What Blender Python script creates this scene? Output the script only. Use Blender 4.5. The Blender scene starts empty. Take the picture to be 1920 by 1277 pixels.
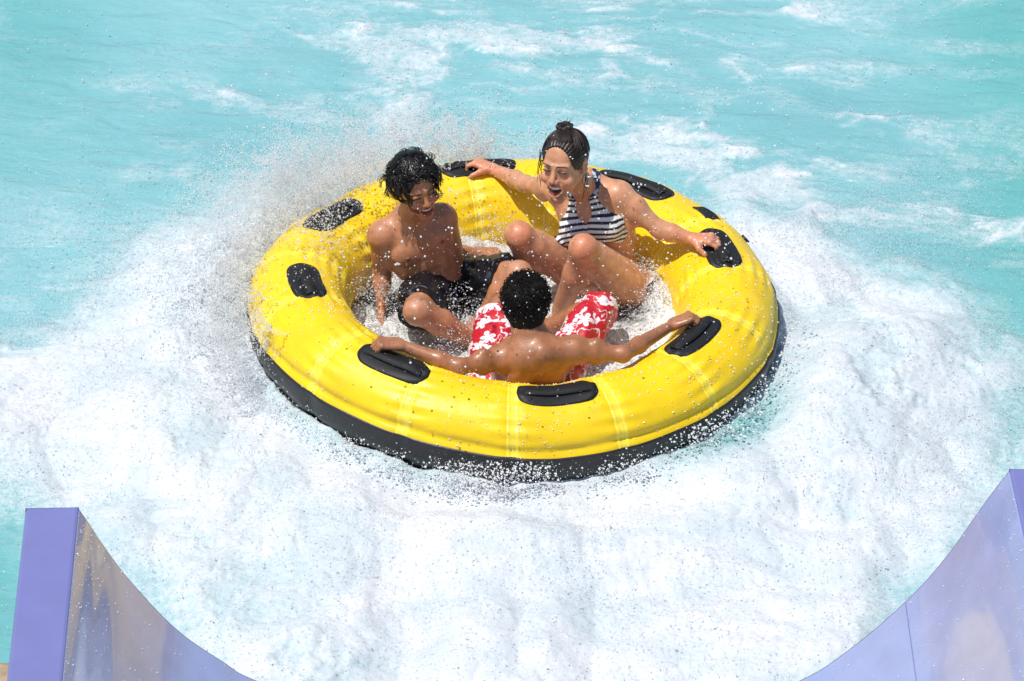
import bpy, math, random
import numpy as np
from mathutils import Vector
random.seed(7); RNG = np.random.default_rng(11)
PI = math.pi
scene = bpy.context.scene
COL = scene.collection
V = lambda *a: np.array(a, dtype=float)
def nrm(v): v = np.asarray(v, float); return v / (np.linalg.norm(v) + 1e-12)

# ------------------------------------------------------------------ camera
ZC = 0.15                                   # height of the tube's centre line above the pool
PITCH = math.radians(32.7); FPX = 11000.0; DIST = 22.9
FWD = V(0, math.cos(PITCH), -math.sin(PITCH)); UPV = V(0, math.sin(PITCH), math.cos(PITCH)); RT = V(1, 0, 0)
def ray(px, py):
    d = FWD + RT * ((px - 960) / FPX) + UPV * ((638.5 - py) / FPX)
    return nrm(d)
CAM = V(0, 0, ZC) - DIST * ray(962, 600)
def on_y(px, py, y):
    d = ray(px, py); return CAM + d * ((y - CAM[1]) / d[1])
def on_z(px, py, z):
    d = ray(px, py); return CAM + d * ((z - CAM[2]) / d[2])
cd = bpy.data.cameras.new('camera'); cam = bpy.data.objects.new('camera', cd); COL.objects.link(cam)
cam.location = CAM; cam.rotation_euler = (PI/2 - PITCH, 0, 0)
cd.sensor_width = 36; cd.lens = FPX / 1920 * 36; cd.clip_start = 0.5; cd.clip_end = 500
scene.camera = cam
scene.cycles.max_bounces = 14; scene.cycles.diffuse_bounces = 8; scene.cycles.transmission_bounces = 10; scene.cycles.glossy_bounces = 4; scene.cycles.transparent_max_bounces = 24

# ------------------------------------------------------------------ noise
_T = RNG.random((64, 64, 64)).astype(np.float32)
def vn(P, sc, seed=0):
    """value noise 0..1; P (...,3)"""
    Q = np.asarray(P, dtype=np.float64) * sc + seed * 17.31 + 1000.0
    I = np.floor(Q).astype(np.int64); f = Q - I; f = f*f*f*(f*(f*6-15)+10); I &= 63; J = (I + 1) & 63
    x0, y0, z0 = I[..., 0], I[..., 1], I[..., 2]; x1, y1, z1 = J[..., 0], J[..., 1], J[..., 2]
    fx, fy, fz = f[..., 0], f[..., 1], f[..., 2]
    a = _T[x0, y0, z0]*(1-fx) + _T[x1, y0, z0]*fx; b = _T[x0, y1, z0]*(1-fx) + _T[x1, y1, z0]*fx
    c = _T[x0, y0, z1]*(1-fx) + _T[x1, y0, z1]*fx; d = _T[x0, y1, z1]*(1-fx) + _T[x1, y1, z1]*fx
    return (a*(1-fy)+b*fy)*(1-fz) + (c*(1-fy)+d*fy)*fz
def fbm(P, sc, oc=4, seed=0, g=0.5):
    s = 0; a = 1; t = 0
    for i in range(oc):
        s = s + a*(vn(P, sc*2.03**i, seed+i)*2-1); t += a; a *= g
    return s/t
def billow(P, sc, oc=4, seed=0, g=0.5):
    s = 0; a = 1; t = 0
    for i in range(oc):
        s = s + a*np.abs(vn(P, sc*2.03**i, seed+i)*2-1); t += a; a *= g
    return s/t
def sstep(a, b, x):
    t = np.clip((x-a)/(b-a), 0, 1); return t*t*(3-2*t)

# ------------------------------------------------------------------ object helpers
def raw_mesh(name, v, f, smooth=True):
    v = np.asarray(v, np.float32); f = np.asarray(f, np.int32); n = f.shape[1]
    me = bpy.data.meshes.new(name)
    me.vertices.add(len(v)); me.vertices.foreach_set('co', v.ravel())
    me.loops.add(f.size); me.loops.foreach_set('vertex_index', f.ravel())
    me.polygons.add(len(f)); me.polygons.foreach_set('loop_start', np.arange(0, f.size, n, dtype=np.int32))
    try: me.polygons.foreach_set('loop_total', np.full(len(f), n, np.int32))
    except Exception: pass
    me.polygons.foreach_set('use_smooth', np.full(len(f), smooth, bool))
    me.update(calc_edges=True); me.validate()
    return me
def link(name, me, mat=None, parent=None):
    o = bpy.data.objects.new(name, me); COL.objects.link(o)
    if mat is not None: me.materials.append(mat)
    if parent is not None: o.parent = parent
    return o
def tag(o, label=None, cat=None, group=None, kind=None):
    for k, v in (('label', label), ('category', cat), ('group', group), ('kind', kind)):
        if v: o[k] = v
    return o
def set_col(me, name, arr):
    a = me.color_attributes.new(name, 'FLOAT_COLOR', 'POINT')
    c = np.ones((len(me.vertices), 4), np.float32); c[:, :3] = arr; a.data.foreach_set('color', c.ravel())
def set_f(me, name, arr):
    a = me.attributes.new(name, 'FLOAT', 'POINT'); a.data.foreach_set('value', np.asarray(arr, np.float32))
def grid_faces(n, m, cu=False, cv=False):
    i = np.arange(n if cu else n-1)[:, None]; j = np.arange(m if cv else m-1)[None, :]
    i2 = (i+1) % n; j2 = (j+1) % m
    return np.stack([i*m+j+0*j, i2*m+j, i2*m+j2, i*m+j2], -1).reshape(-1, 4)
def tubes(P, R, sides=5):
    """P (N,M,3) polylines, R (N,M) radii -> verts, faces"""
    N, M, _ = P.shape
    T = np.gradient(P, axis=1); T /= np.linalg.norm(T, axis=2, keepdims=True)+1e-9
    ref = np.where(np.abs(T[..., 2:3]) < .9, V(0, 0, 1), V(1, 0, 0))
    A = np.cross(T, ref); A /= np.linalg.norm(A, axis=2, keepdims=True)+1e-9; B = np.cross(T, A)
    an = np.arange(sides)*2*PI/sides
    v = P[:, :, None] + R[:, :, None, None]*(A[:, :, None]*np.cos(an)[None, None, :, None] + B[:, :, None]*np.sin(an)[None, None, :, None])
    f = grid_faces(M, sides, cv=True)
    F = (f[None] + (np.arange(N)*M*sides)[:, None, None]).reshape(-1, 4)
    return v.reshape(-1, 3), F
def tube_obj(name, pts, r, mat, parent, sides=8):
    P = np.asarray(pts, float)[None]; R = np.broadcast_to(np.asarray(r, float), (len(pts),))[None]
    v, f = tubes(P, R, sides); return link(name, raw_mesh(name, v, f), mat, parent)
def spline(pts, n):
    P = np.asarray(pts, float); P = np.vstack([2*P[0]-P[1], P, 2*P[-1]-P[-2]]); out = []
    K = len(P)-3
    for t in np.linspace(0, K-1e-6, n):
        i = int(t); u = t-i; a, b, c, d = P[i:i+4]
        out.append(.5*((2*b)+(-a+c)*u+(2*a-5*b+4*c-d)*u*u+(-a+3*b-3*c+d)*u**3))
    return np.array(out)
_g = (1+5**.5)/2
ICO_V = np.array([(-1,_g,0),(1,_g,0),(-1,-_g,0),(1,-_g,0),(0,-1,_g),(0,1,_g),(0,-1,-_g),(0,1,-_g),(_g,0,-1),(_g,0,1),(-_g,0,-1),(-_g,0,1)])/math.sqrt(1+_g*_g)
ICO_F = np.array([(0,11,5),(0,5,1),(0,1,7),(0,7,10),(0,10,11),(1,5,9),(5,11,4),(11,10,2),(10,7,6),(7,1,8),(3,9,4),(3,4,2),(3,2,6),(3,6,8),(3,8,9),(4,9,5),(2,4,11),(6,2,10),(8,6,7),(9,8,1)])
OCT_V = np.array([(1,0,0),(-1,0,0),(0,1,0),(0,-1,0),(0,0,1),(0,0,-1)], float)
OCT_F = np.array([(0,2,4),(2,1,4),(1,3,4),(3,0,4),(2,0,5),(1,2,5),(3,1,5),(0,3,5)])
def drops(name, C, R, mat, fine=False):
    tv, tf = (ICO_V, ICO_F) if fine else (OCT_V, OCT_F)
    N = len(C); st = 1+.45*RNG.random((N, 1, 3))*np.sign(RNG.random((N, 1, 3))-.4)*.6
    v = C[:, None] + tv[None]*R[:, None, None]*st
    f = tf[None] + (np.arange(N)*len(tv))[:, None, None]
    return link(name, raw_mesh(name, v.reshape(-1, 3), f.reshape(-1, 3)), mat)

# ------------------------------------------------------------------ materials
def mat(name, base=(.5,.5,.5), rough=.5, col_attr=None, noise=None, bump=None, **kw):
    m = bpy.data.materials.new(name); m.use_nodes = True; nt = m.node_tree; N = nt.nodes; L = nt.links
    b = N['Principled BSDF']; b.inputs['Base Color'].default_value = (*base, 1); b.inputs['Roughness'].default_value = rough
    for k, v in kw.items():
        k = k.replace('_', ' ')
        if k in b.inputs: b.inputs[k].default_value = v
    tc = N.new('ShaderNodeTexCoord'); src = None
    if col_attr:
        a = N.new('ShaderNodeAttribute'); a.attribute_name = col_attr; src = a.outputs['Color']
    if noise:
        sc, amt = noise
        n = N.new('ShaderNodeTexNoise'); n.inputs['Scale'].default_value = sc; n.inputs['Detail'].default_value = 5
        L.new(tc.outputs['Object'], n.inputs['Vector'])
        mr = N.new('ShaderNodeMapRange'); mr.inputs[1].default_value = .3; mr.inputs[2].default_value = .7
        mr.inputs[3].default_value = 1-amt; mr.inputs[4].default_value = 1+amt*.6; L.new(n.outputs['Fac'], mr.inputs[0])
        mx = N.new('ShaderNodeVectorMath'); mx.operation = 'SCALE'
        if src is not None: L.new(src, mx.inputs[0])
        else: mx.inputs[0].default_value = base
        L.new(mr.outputs[0], mx.inputs['Scale']); src = mx.outputs[0]
    if src is not None: L.new(src, b.inputs['Base Color'])
    if bump:
        prev = None
        for sc, st, dist in bump:
            n = N.new('ShaderNodeTexNoise'); n.inputs['Scale'].default_value = sc; n.inputs['Detail'].default_value = 4
            L.new(tc.outputs['Object'], n.inputs['Vector'])
            bp = N.new('ShaderNodeBump'); bp.inputs['Strength'].default_value = st; bp.inputs['Distance'].default_value = dist
            L.new(n.outputs['Fac'], bp.inputs['Height'])
            if prev is not None: L.new(prev, bp.inputs['Normal'])
            prev = bp.outputs['Normal']
        L.new(prev, b.inputs['Normal'])
    return m
M = {}
M['yellow'] = mat('yellow_vinyl', (.90, .60, .004), .42, noise=(7, .10), bump=[(14, .25, .01), (90, .08, .004)], Coat_Weight=.0)
M['yellow_band'] = mat('yellow_seam_vinyl', (.93, .70, .05), .38, bump=[(200, .2, .002)])
M['rubber'] = mat('black_rubber', (.018, .018, .02), .42, noise=(30, .3), bump=[(60, .3, .004)])
M['pad'] = mat('black_pad_rubber', (.006, .006, .008), .6, bump=[(250, .4, .002)])
M['grip'] = mat('black_webbing', (.005, .005, .006), .7, bump=[(400, .4, .002)])
M['skin'] = mat('wet_skin', (.5, .3, .2), .44, col_attr='tint', noise=(30, .22), bump=[(70, .22, .005), (300, .45, .0015)], Subsurface_Weight=.12, Subsurface_Scale=.012, Coat_Weight=.14, Coat_Roughness=.16)
M['hair'] = mat('wet_dark_hair', (.010, .007, .006), .3, noise=(60, .4), bump=[(150, .5, .004)])
M['hair_matte'] = mat('curly_black_hair', (.008, .006, .005), .75, noise=(60, .4), bump=[(90, .8, .006)], Specular_IOR_Level=.25)
M['hair_brown'] = mat('wet_brown_hair', (.020, .010, .006), .38, noise=(60, .4), bump=[(190, .5, .003)])
M['teeth'] = mat('teeth', (.82, .78, .70), .2)
M['cloth_black'] = mat('wet_black_cloth', (.007, .008, .011), .4, noise=(20, .3), bump=[(30, .4, .012), (300, .3, .002)])
M['cloth_col'] = mat('printed_wet_cloth', (.5, .5, .5), .45, col_attr='tint', bump=[(35, .35, .008), (400, .2, .001)])
M['tie'] = mat('red_hair_tie', (.25, .02, .025), .6)
M['drop'] = mat('water_drops', (.93, .94, .95), .08, IOR=1.33, Specular_IOR_Level=.7, Transmission_Weight=.32)
def mist():
    m = bpy.data.materials.new('white_spray'); m.use_nodes = True; N = m.node_tree.nodes; L = m.node_tree.links
    b = N['Principled BSDF']; b.inputs['Base Color'].default_value = (.96, .97, .985, 1); b.inputs['Roughness'].default_value = .2
    t = N.new('ShaderNodeBsdfTranslucent'); t.inputs['Color'].default_value = (.96, .97, .98, 1)
    x = N.new('ShaderNodeMixShader'); x.inputs[0].default_value = .5
    L.new(b.outputs[0], x.inputs[1]); L.new(t.outputs[0], x.inputs[2]); tr = N.new('ShaderNodeBsdfTransparent'); y = N.new('ShaderNodeMixShader'); y.inputs[0].default_value = .34
    L.new(x.outputs[0], y.inputs[1]); L.new(tr.outputs[0], y.inputs[2]); L.new(y.outputs[0], N['Material Output'].inputs['Surface'])
    return m
M['mist'] = mist()

def water_mat():
    m = bpy.data.materials.new('pool_water'); m.use_nodes = True; nt = m.node_tree; N = nt.nodes; L = nt.links
    b = N['Principled BSDF']; b.inputs['IOR'].default_value = 1.33
    tc = N.new('ShaderNodeTexCoord'); O = tc.outputs['Object']
    def noise(sc, det=4, vec=None, dist=0):
        n = N.new('ShaderNodeTexNoise'); n.inputs['Scale'].default_value = sc; n.inputs['Detail'].default_value = det
        n.inputs['Distortion'].default_value = dist; L.new(vec or O, n.inputs['Vector']); return n.outputs['Fac']
    def rng(x, a, b_, c, d):
        r = N.new('ShaderNodeMapRange'); L.new(x, r.inputs[0])
        for i, q in enumerate((a, b_, c, d)): r.inputs[i+1].default_value = q
        return r.outputs[0]
    def mth(op, x, y):
        q = N.new('ShaderNodeMath'); q.operation = op
        for i, s in enumerate((x, y)):
            if isinstance(s, (int, float)): q.inputs[i].default_value = s
            else: L.new(s, q.inputs[i])
        return q.outputs[0]
    def mixc(f, c1, c2):
        q = N.new('ShaderNodeMix'); q.data_type = 'RGBA'; L.new(f, q.inputs[0])
        for i, c in ((6, c1), (7, c2)):
            if isinstance(c, tuple): q.inputs[i].default_value = (*c, 1)
            else: L.new(c, q.inputs[i])
        return q.outputs[2]
    at = N.new('ShaderNodeAttribute'); at.attribute_name = 'foam'
    deep = mixc(rng(noise(.9, 3), .35, .65, 0, 1), (.175, .415, .445), (.225, .475, .505))
    at2 = N.new('ShaderNodeAttribute'); at2.attribute_name = 'deep'
    deep = mixc(at2.outputs['Fac'], deep, (.075, .36, .335))
    fine = mth('ADD', rng(noise(34, 5), .3, .7, -.22, .22), rng(noise(130, 3), .3, .7, -.20, .20))
    edge = mth('MULTIPLY', mth('MULTIPLY', at.outputs['Fac'], mth('SUBTRACT', 1.0, at.outputs['Fac'])), 4.0)
    fo = mth('ADD', at.outputs['Fac'], mth('MULTIPLY', fine, mth('ADD', mth('MULTIPLY', edge, .9), .06)))
    fo = rng(fo, .0, 1.0, 0, 1)
    foamc = mixc(rng(mth('ADD', mth('MULTIPLY', noise(1.7, 6, None, 1.0), .65), mth('MULTIPLY', noise(8, 5, None, .8), .35)), .42, .60, 0, 1), (.665, .68, .705), (.53, .59, .625))  # large soft shading of the foam put into colour, white to aqua-grey
    L.new(mixc(fo, deep, foamc), b.inputs['Base Color'])
    L.new(rng(fo, .1, .8, .07, .65), b.inputs['Roughness'])
    mp = N.new('ShaderNodeMapping'); mp.inputs['Scale'].default_value = (.55, 1.5, 1); L.new(O, mp.inputs['Vector'])
    def bump(h, st, dist, prev=None):
        q = N.new('ShaderNodeBump'); q.inputs['Distance'].default_value = dist; L.new(h, q.inputs['Height'])
        if isinstance(st, (int, float)): q.inputs['Strength'].default_value = st
        else: L.new(st, q.inputs['Strength'])
        if prev is not None: L.new(prev, q.inputs['Normal'])
        return q.outputs['Normal']
    inv = mth('SUBTRACT', 1.0, mth('MULTIPLY', fo, .75)); n1 = bump(noise(7, 6, mp.outputs[0], .6), mth('MULTIPLY', inv, .6), .05)
    n2 = bump(noise(38, 4, mp.outputs[0], .3), mth('MULTIPLY', inv, .55), .009, n1)
    n3 = bump(noise(150, 4), mth('MULTIPLY', fo, .42), .005, n2)
    L.new(n3, b.inputs['Normal'])
    return m
M['water'] = water_mat()

# ------------------------------------------------------------------ world and sun
SUN = nrm((-.30, -.16, .94))
w = bpy.data.worlds.new('World'); scene.world = w; w.use_nodes = True
sk = w.node_tree.nodes.new('ShaderNodeTexSky'); sk.sky_type = 'NISHITA'; sk.sun_disc = False
sk.sun_elevation = math.asin(SUN[2]); sk.sun_rotation = math.atan2(SUN[0], SUN[1])
w.node_tree.links.new(sk.outputs[0], w.node_tree.nodes['Background'].inputs[0]); w.node_tree.nodes['Background'].inputs[1].default_value = .11
sd = bpy.data.lights.new('sun', 'SUN'); sd.energy = 4.3; sd.angle = math.radians(.5); sd.color = (1, .96, .90)
so = bpy.data.objects.new('sun', sd); COL.objects.link(so)
so.rotation_euler = Vector(SUN).to_track_quat('Z', 'Y').to_euler()
vs = scene.view_settings; vs.view_transform = 'Standard'; vs.look = 'None'; vs.exposure = 0.0; vs.gamma = 1

# ------------------------------------------------------------------ pool water
RC, RT_ = .838, .20                        # ring radius, tube radius
def axis(lo, hi, h, far):
    core = np.arange(lo, hi, h); out = [core]; s = h; x = core[-1]; r = []
    while x < far: s *= 1.35; x += s; r.append(x)
    s = h; x = core[0]; l = []
    while x > -far: s *= 1.35; x -= s; l.append(x)
    return np.concatenate([l[::-1], core, r])
def lift(phi):                                  # the near left side rides up on the wash
    d = (phi+math.radians(150)+PI) % (2*PI)-PI; return .088*np.where(np.abs(d*1.3) < PI/2, np.cos(np.clip(d*1.3, -PI/2, PI/2)), 0)**1.15
def build_water():
    xs = axis(-2.35, 2.35, .0075, 45); ys = axis(-3.15, 3.0, .0075, 60)
    X, Y = np.meshgrid(xs, ys, indexing='ij'); P = np.stack([X, Y, 0*X], -1).reshape(-1, 3)
    poly_px = [(-300, 640), (40, 645), (150, 610), (235, 535), (330, 450), (480, 400), (600, 420), (960, 500), (1300, 420), (1400, 400),
               (1500, 450), (1620, 490), (1750, 560), (1830, 650), (1890, 740), (1880, 840), (1890, 930), (1850, 1010), (1700, 1160), (1560, 1330),
               (1000, 1600), (400, 1330), (230, 1110), (130, 985), (40, 950), (-20, 890), (-300, 880)]
    poly = np.array([on_z(a, b, 0)[:2] for a, b in poly_px])
    Q = P[:, :2]; near = (np.abs(Q[:, 0]) < 4) & (np.abs(Q[:, 1]) < 5)
    q = Q[near]; d = np.full(len(q), 1e9); ins = np.zeros(len(q), bool)
    for i in range(len(poly)):
        a, b = poly[i], poly[(i+1) % len(poly)]; e = b-a; wv = q-a
        t = np.clip((wv@e)/(e@e), 0, 1); d = np.minimum(d, np.linalg.norm(wv-t[:, None]*e, axis=1))
        c = (a[1] > q[:, 1]) != (b[1] > q[:, 1])
        ins ^= c & (q[:, 0] < (b[0]-a[0])*(q[:, 1]-a[1])/(b[1]-a[1]+1e-12)+a[0])
    sdv = np.full(len(P), -3.0); sdv[near] = np.where(ins, d, -d)
    W = P.copy(); W[:, 0] += .12*fbm(P, 2.2, 3, 5); W[:, 1] += .12*fbm(P, 2.2, 3, 9)
    m = sstep(-.30, .26, sdv + .24*fbm(W, 3.2, 5, 21))
    m = m*(1-.36*sstep(.02, .45, fbm(W, 2.1, 6, 31, .6))*sstep(.9, .1, sdv*.8))
    # loose wisps of foam on the open pool (pixel centre, size in metres, weight)
    wisps = [(1130, 60, .5, .5, .75), (1240, 180, .4, .5, .9), (1350, 110, .3, .3, .7), (930, 130, .5, .6, .65), (720, 110, .4, .35, .5), (420, 175, .6, .12, .55), (300, 195, .3, .12, .45),
             (330, 265, .12, .07, .8), (1600, 350, .34, .22, .9), (1680, 250, .25, .3, .65), (1490, 15, .25, .2, .75), (1370, 30, .2, .2, .6), (1790, 420, .3, .14, .6), (1180, 290, .5, .5, .85),
             (900, 210, .5, .3, .55), (1400, 300, .35, .3, .6), (800, 260, .45, .4, .55), (1560, 190, .25, .5, .4), (1830, 60, .3, .4, .35), (1870, 330, .25, .4, .3), (20, 60, .1, .2, .5), (1500, 420, .4, .3, .8), (1330, 370, .4, .4, .7),
             (560, 330, .5, .4, .5), (60, 560, .35, .5, .45), (200, 470, .3, .4, .35), (1870, 560, .3, .5, .45), (60, 1000, .2, .2, .5), (620, 60, .5, .2, .3), (1040, 130, .6, .8, .5)]
    W2 = P.copy(); W2[:, 0] = W2[:, 0]*.62 + .22*fbm(P, 1.6, 4, 45); W2[:, 1] = W2[:, 1]*1.25 + .22*fbm(P, 1.6, 4, 49)
    rid = 1-billow(W2, 3.4, 5, 61, .62)*2.6; rid = sstep(.12, .80, rid)**1.5; cl = sstep(-.12, .42, fbm(W2, 3.3, 6, 71, .6))
    wi = np.zeros(len(P))
    for px, py, sx, sy, wt in wisps:
        c = on_z(px, py, 0); wi += wt*np.exp(-((P[:, 0]-c[0])/sx)**2*.9-((P[:, 1]-c[1])/sy)**2*.9)
    wi = np.clip(wi*.88, 0, 1.05)+.10
    fo = np.clip(np.maximum(m, 0) + (1-m)*wi*(.62*cl**1.4+.78*rid*(.35+.65*cl)), 0, 1)
    r = np.hypot(P[:, 0], P[:, 1])
    gap = np.exp(-((r-1.04)/.07)**2)*sstep(-.1, -.5, P[:, 1]/(r+1e-6))*sstep(.35, .8, vn(P, 2.3, 3)*.8+.5*np.abs(P[:, 0]))
    gr = np.exp(-((np.degrees(np.arctan2(P[:, 1], P[:, 0]))+38)/20)**2)*np.exp(-((r-1.10)/.10)**2)
    fo = fo*(1-.35*gap)*(1-.75*gr)
    h = .030*fbm(P*V(.7, 1.3, 1), .9, 3, 2) + .016*fbm(P*V(.6, 1.3, 1), 3.2, 4, 12)
    foamh = .13*billow(W, 1.5, 2, 81) + .036*billow(W, 4, 3, 85) + .012*billow(W, 11, 4, 88, .6) + .004*(vn(P, 70, 3)-.5)
    h = h*(1-.3*m) + foamh*m + (1-m)*fo*.03*billow(W, 9, 3, 7)
    # bow mound thrown up round the raft, low where the black hull shows
    ang = np.arctan2(P[:, 1], P[:, 0]); ring = np.exp(-((r-1.42)/.28)**2)
    h += m*ring*(.05+.05*vn(P, 2.5, 9))*sstep(.5, -.3, P[:, 1])*(1-.2*np.cos(ang+2.2))
    A_ = .16*np.exp(-(((np.degrees(ang) % 360)-150)/34)**2); h += A_*np.exp(-((r-1.24)/.15)**2)*(.45+1.1*billow(W, 6, 4, 91, .6)); dip = sstep(1.16, 1.02, r)*.85; h = h*(1-dip) + dip*(.070+.035*np.clip(P[:, 0], 0, 1)+.8*lift(np.arctan2(P[:, 1], P[:, 0]))+.035*fbm(P, 9, 3, 4)); 
    h = np.where(r < .97, -.17, h); h = np.where((r >= .97) & (r < 1.01), np.minimum(h, -.17+.15*(r-.97)/.04), h)
    # keep the pool below the slide's lip and out of its channel
    us = sstep(-2.45, -2.62, P[:, 1])*sstep(2.15, 1.95, np.abs(P[:, 0]-.1)); h = h*(1-us) - .05*us
    fade = sstep(12, 4, r); P[:, 2] = h*fade
    me = raw_mesh('water', P, grid_faces(len(xs), len(ys)))
    set_f(me, 'foam', fo)
    dp = np.clip(np.exp(-((P[:, 0]+2.2)/.35)**2)*sstep(-.4, -1.2, P[:, 1]) + .55*np.exp(-((P[:, 0]-2.1)/.35)**2) + .35*np.exp(-((P[:, 0]+2.1)/.3)**2)*sstep(.6, 2.4, P[:, 1]) + .5*gap + .5*gr, 0, 1)
    set_f(me, 'deep', dp)
    tag(link('water', me, M['water']), kind='structure')
    return P, fo, m, (len(xs), len(ys))
WP, WF, WM, WN = build_water()

# ------------------------------------------------------------------ raft
raft = bpy.data.objects.new('inflatable_raft', None); COL.objects.link(raft)
tag(raft, 'large round yellow inflatable raft with black underside carrying three riders', 'raft')
NSEG = 15
TH0 = math.radians(9)
def tube_pt(phi, th, off=0.0):
    """phi round the ring, th round the tube (0 outward, 90 top, 180 inward), radians"""
    phi, th = np.broadcast_arrays(np.asarray(phi, float), np.asarray(th, float))
    k = ((phi+PI/2)/(2*PI)*NSEG); dd = np.abs(k-np.round(k))*2*PI/NSEG
    r = RT_*(1 + .014*np.cos(dd*NSEG) - .035*np.exp(-(dd/.030)**2)) 
    r = r + .0038*np.cos(th*23+np.sin(phi*5)*2)*np.exp(-(dd/.10)**2)
    r = r - .013*np.exp(-((th-TH0-.15)/.085)**2)*(th > TH0-.02)  # groove added above the seam so its slope makes a shaded band
    r = r + off
    rho = RC + r*np.cos(th); return np.stack([rho*np.cos(phi), rho*np.sin(phi), ZC + lift(phi) + r*np.sin(th)], -1)
def tube_patch(name, ph, th, off, m, parent, closed=False, rim=None):
    A, B = np.meshgrid(ph, th, indexing='ij'); v = tube_pt(A, B, off).reshape(-1, 3)
    f = grid_faces(len(ph), len(th), cu=closed)
    return link(name, raw_mesh(name, v, f), m, parent)
TH0 = math.radians(9)
tube_patch('yellow_tube', np.linspace(0, 2*PI, 901)[:-1], np.linspace(math.radians(215), TH0, 72), 0, M['yellow'], raft, True)
def hull():
    ph = np.linspace(0, 2*PI, 361)[:-1]
    prof = [(TH0+.02, -.006), (TH0-.005, .006), (TH0-.05, .006), (-.2, .003)] + [(t, .0) for t in np.linspace(-.3, -1.2, 12)] + [(t, .0) for t in np.linspace(-1.35, -2.6, 12)]
    th = np.array([p[0] for p in prof]); of = np.array([p[1] for p in prof])
    A, B = np.meshgrid(ph, th, indexing='ij'); v = tube_pt(A, B, np.broadcast_to(of, A.shape)).reshape(-1, 3)
    link('black_hull', raw_mesh('black_hull', v, grid_faces(len(ph), len(th), cu=True)), M['rubber'], raft)
    rr = np.linspace(.02, .74, 30); A, B = np.meshgrid(ph, rr, indexing='ij')
    v = np.stack([B*np.cos(A), B*np.sin(A), np.full(A.shape, .03)], -1).reshape(-1, 3)
    link('raft_floor', raw_mesh('raft_floor', v, grid_faces(len(ph), len(rr), cu=True)[:, ::-1]), M['rubber'], raft)
hull()
for i in range(NSEG):
    p0 = -PI/2 + i*2*PI/NSEG
    A = np.linspace(p0-.026, p0+.026, 9); th = np.linspace(math.radians(200), TH0+.01, 64)
    AA, BB = np.meshgrid(A, th, indexing='ij'); prof = np.array([.0, .0035, .0035, .001, .004, .001, .0035, .0035, 0.])[:, None]-.0008
    v = tube_pt(AA, BB, np.broadcast_to(prof, AA.shape)).reshape(-1, 3)
    link('seam_band', raw_mesh('seam_band', v, grid_faces(9, 64)), M['yellow_band'], raft)
def pad(phi, th, L=.30, Wd=.135, square=False):
    phi, th = math.radians(phi), math.radians(th); nr, na = 7, 48; vs_ = []
    hl, hw = L/2, Wd/2; rows = []
    for k in range(nr+2):
        s = min(k/nr, 1.0); off = .005 if k < nr else (.0045 if k == nr else -.002)
        for a in range(na):
            t = a*2*PI/na
            if square: c, s_ = math.cos(t), math.sin(t); q = max(abs(c), abs(s_)); x, y = hl*c/q, hw*s_/q
            else:
                c, s_ = math.cos(t), math.sin(t); x = (hl-hw)*math.tanh(6*c) + hw*c; y = hw*(abs(s_)**.85)*np.sign(s_)
            rho = RC + RT_*math.cos(th)
            rows.append(tube_pt(phi + x*s/rho, th + y*s/RT_, off))
    v = np.array(rows); f = grid_faces(nr+2, na, cv=True)
    p = link('handle_pad' if not square else 'repair_patch', raw_mesh('handle_pad', v, f), M['pad'], raft)
    if square: return p
    n = 30; pts = []; ww = .023
    tt = np.linspace(-1, 1, n); hgt = .002 + .007*np.clip(1-np.abs(tt)**4, 0, 1)
    rho = RC + RT_*math.cos(th); cs = [(-ww, 0), (-ww, .007), (0, .010), (ww, .007), (ww, 0), (0, -.002)]
    for i, t in enumerate(tt):
        for a, b in cs: pts.append(tube_pt(phi + t*(L*.40)/rho, th + a/RT_, hgt[i] + b))
    link('grip', raw_mesh('grip', np.array(pts), grid_faces(n, 6, cv=True)), M['grip'], p)
    return p
PADS = [((1045, 737), .31), ((1300, 631), .30), ((1350, 465), .29), ((1193, 343), .34), ((895, 310), .31), ((622, 402), .32), ((573, 526), .28), ((738, 680), .30)]
def on_tube(px, py):                            # where the line of sight meets the tube
    d = ray(px, py); t = DIST-2.0
    for _ in range(400):
        p = CAM+d*t; zl = p[2]-ZC-float(lift(math.atan2(p[1], p[0]))); q = math.hypot(math.hypot(p[0], p[1])-RC, zl)-RT_
        if q < 1e-4: break
        t += q*.7
    return math.degrees(math.atan2(p[1], p[0])), math.degrees(math.atan2(zl, math.hypot(p[0], p[1])-RC))
def on_skin(px, py, off):                       # a point just above the tube on a line of sight
    d = ray(px, py); t = DIST-2.0
    for _ in range(400):
        p = CAM+d*t; zl = p[2]-ZC-float(lift(math.atan2(p[1], p[0]))); q = math.hypot(math.hypot(p[0], p[1])-RC, zl)-RT_
        if q < 1e-4: break
        t += q*.7
    h = math.hypot(p[0], p[1]); n = nrm(((h-RC)*p[0]/h, (h-RC)*p[1]/h, zl)); return p+n*off, n
for (a, b), L in PADS: pp = on_tube(a, b); print('pad', pp); pad(*pp, L)
pad(33, 66, .10, .085, True)
tube_obj('valve', [tube_pt(math.radians(24), .62, .0), tube_pt(math.radians(24), .62, .012)], .02, M['rubber'], raft, 14)

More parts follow.
